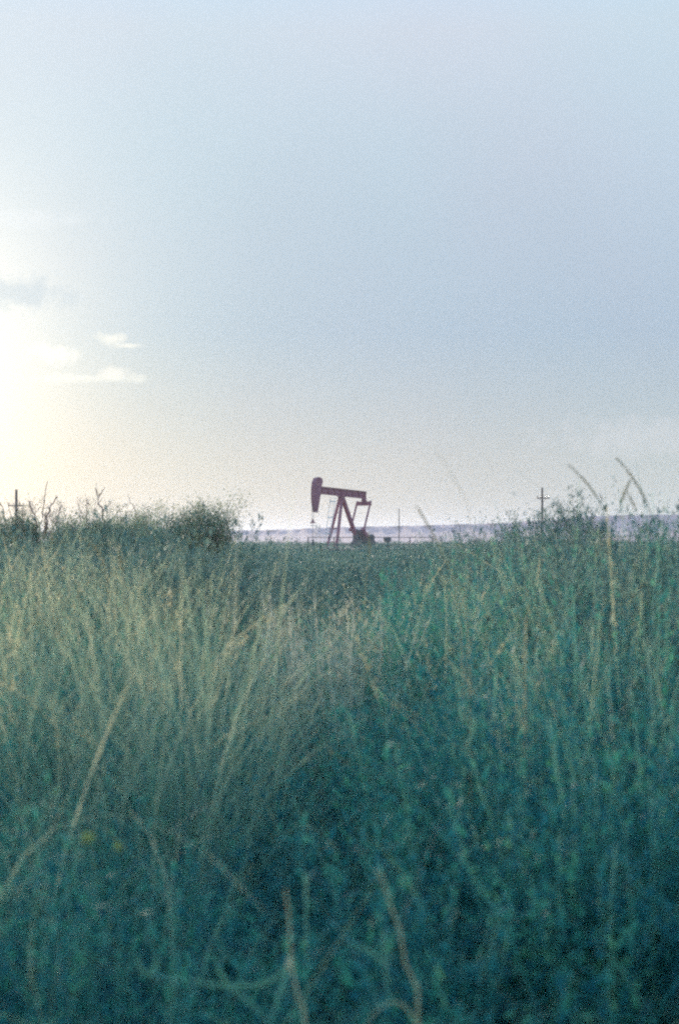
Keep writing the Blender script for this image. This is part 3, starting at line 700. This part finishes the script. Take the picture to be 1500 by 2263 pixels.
stalk('thin stalk leaning right to cross behind the tallest seed stalk', [(1391, 1062), (1378, 1092), (1366, 1128), (1350, 1200), (1340, 1380)], 5.3, .0018, .35, mat=M_WEED, seed=5, headr=.005)
stalk('short drooping stalk under the tallest seed stalk at far right', [(1382, 1082), (1398, 1112), (1408, 1150), (1416, 1260), (1420, 1400)], 4.6, .0016, .3, mat=M_WEED, seed=6, headr=.004)
stalk('straight dark seed spike leaning left, halfway between pumpjack and wispy bushes', [(921, 1119), (938, 1148), (958, 1182), (980, 1225), (1005, 1300), (1020, 1450)], 4.6, .0026, .42, seed=7, headr=.0045)
stalk('very faint thin stalk rising highest above the plain right of the pumpjack', [(962, 998), (1000, 1050), (1026, 1100), (1044, 1160), (1066, 1290), (1078, 1450)], 3.4, .0007, .3, seed=8, headr=.0012)
stalk('thin upright stalk rising beside the pumpjack base in front of the brush', [(815, 1178), (816, 1215), (812, 1260), (806, 1340)], 6, .0018, .4, seed=9, headr=.005)
stalk('pale upright stalk left of centre with curled tip before the dense bush', [(185, 1190), (215, 1215), (232, 1250), (240, 1310), (244, 1420)], 4.6, .0022, .3, seed=10, headr=.005)
stalk('pale stalk in front of the dense rounded bush, bent over to the left', [(262, 1205), (268, 1240), (276, 1300), (280, 1420)], 4.4, .0024, .4, seed=11, headr=.005)
stalk('pale bent dry leaf hooked over to the left below the right utility pole', [(1098, 1318), (1116, 1304), (1138, 1298), (1160, 1302), (1166, 1330), (1160, 1400), (1158, 1520)], 3.6, .0028, 0, seed=12, leaves_=[([(1166, 1318), (1158, 1336), (1142, 1352)], .006, .02)])
stalk('small pale dry leaf folded flat just left of the hooked one', [(966, 1288), (986, 1282), (1010, 1286), (1024, 1310), (1032, 1400), (1036, 1500)], 3.6, .0024, 0, seed=13)
stalk('pale dry stem with a bright joint at the bottom of the picture', [(632, 1960), (640, 2040), (645, 2125), (660, 2200), (676, 2290)], 2.2, .0028, 0, seed=14, node=(640, 2126),
      leaves_=[([(645, 2125), (590, 2165), (500, 2172), (420, 2160), (320, 2146)], .009, -.01), ([(640, 2130), (618, 2190), (596, 2260)], .008, .01), ([(330, 2150), (312, 2130), (306, 2100)], .008, 0), ([(335, 2150), (345, 2128), (350, 2108)], .008, 0), ([(505, 2170), (488, 2140), (474, 2105)], .008, 0), ([(505, 2172), (560, 2215), (600, 2262)], .008, 0)])
stalk('long pinkish dry stem leaning left at the bottom, right of the jointed stem', [(830, 1918), (845, 1938), (860, 1992), (884, 2056), (894, 2120), (918, 2176), (922, 2240)], 2.2, .0025, 0, seed=15,
      leaves_=[([(850, 2130), (815, 2095), (768, 2076)], .008, .0), ([(846, 2050), (850, 2125), (858, 2200)], .008, 0)])
stalk('thin pale blade arching over at the bottom edge below the leaning dry stem', [(806, 2262), (832, 2226), (866, 2208), (896, 2220), (920, 2262), (935, 2330)], 2.2, .0020, 0, seed=16)
# yellow-green flower heads low on the left
def flower(label, px, py, D, r):
    p = at(px, py, D); root = empty('flower', (p.x, p.y, 0)); tag(root, label, 'flower', 'yellow flower heads low in the grass')
    m = MB(); m.tube([(0.02, 0, 0), (0.01, 0, p.z * .5), (0, 0, p.z)], [.0022, .002, .0016], 6); setattrs(m.build('stem', M_WEED, root))
    m = MB(); rn = random.Random(int(px))
    for k in range(60):
        d = Vector((rn.gauss(0, 1), rn.gauss(0, 1), rn.gauss(.4, 1))).normalized(); c0 = Vector((0, 0, p.z))
        m.tube([c0 + d * r * .2, c0 + d * r * .7, c0 + d * r], [r * .04, r * .13, r * .03], 4, cap=False)
    m.build('flower_head', M_YEL, root)
M_YEL = plain('yellow florets', (.34, .36, .10), (.48, .46, .16), 30, .7)
flower('round yellow green flower head low on the left in the grass', 197, 1852, 2.2, .012)
flower('dimmer flower head just right of the round yellow one', 262, 1868, 2.4, .009)

# ------------------------------------------------------------------ dusty evening air
m = MB(); m.box((0, 1300, 10.5), (3600, 3400, 25)); hz = new_mat('dusty air'); t = hz.node_tree
pvn = N(t, 'ShaderNodeVolumePrincipled'); pvn.inputs['Color'].default_value = (.84, .86, 1.0, 1); pvn.inputs['Density'].default_value = .00028; pvn.inputs['Anisotropy'].default_value = .3
oo = N(t, 'ShaderNodeOutputMaterial'); t.links.new(pvn.outputs[0], oo.inputs['Volume'])
h = m.build('haze', hz); tag(h, kind='stuff')
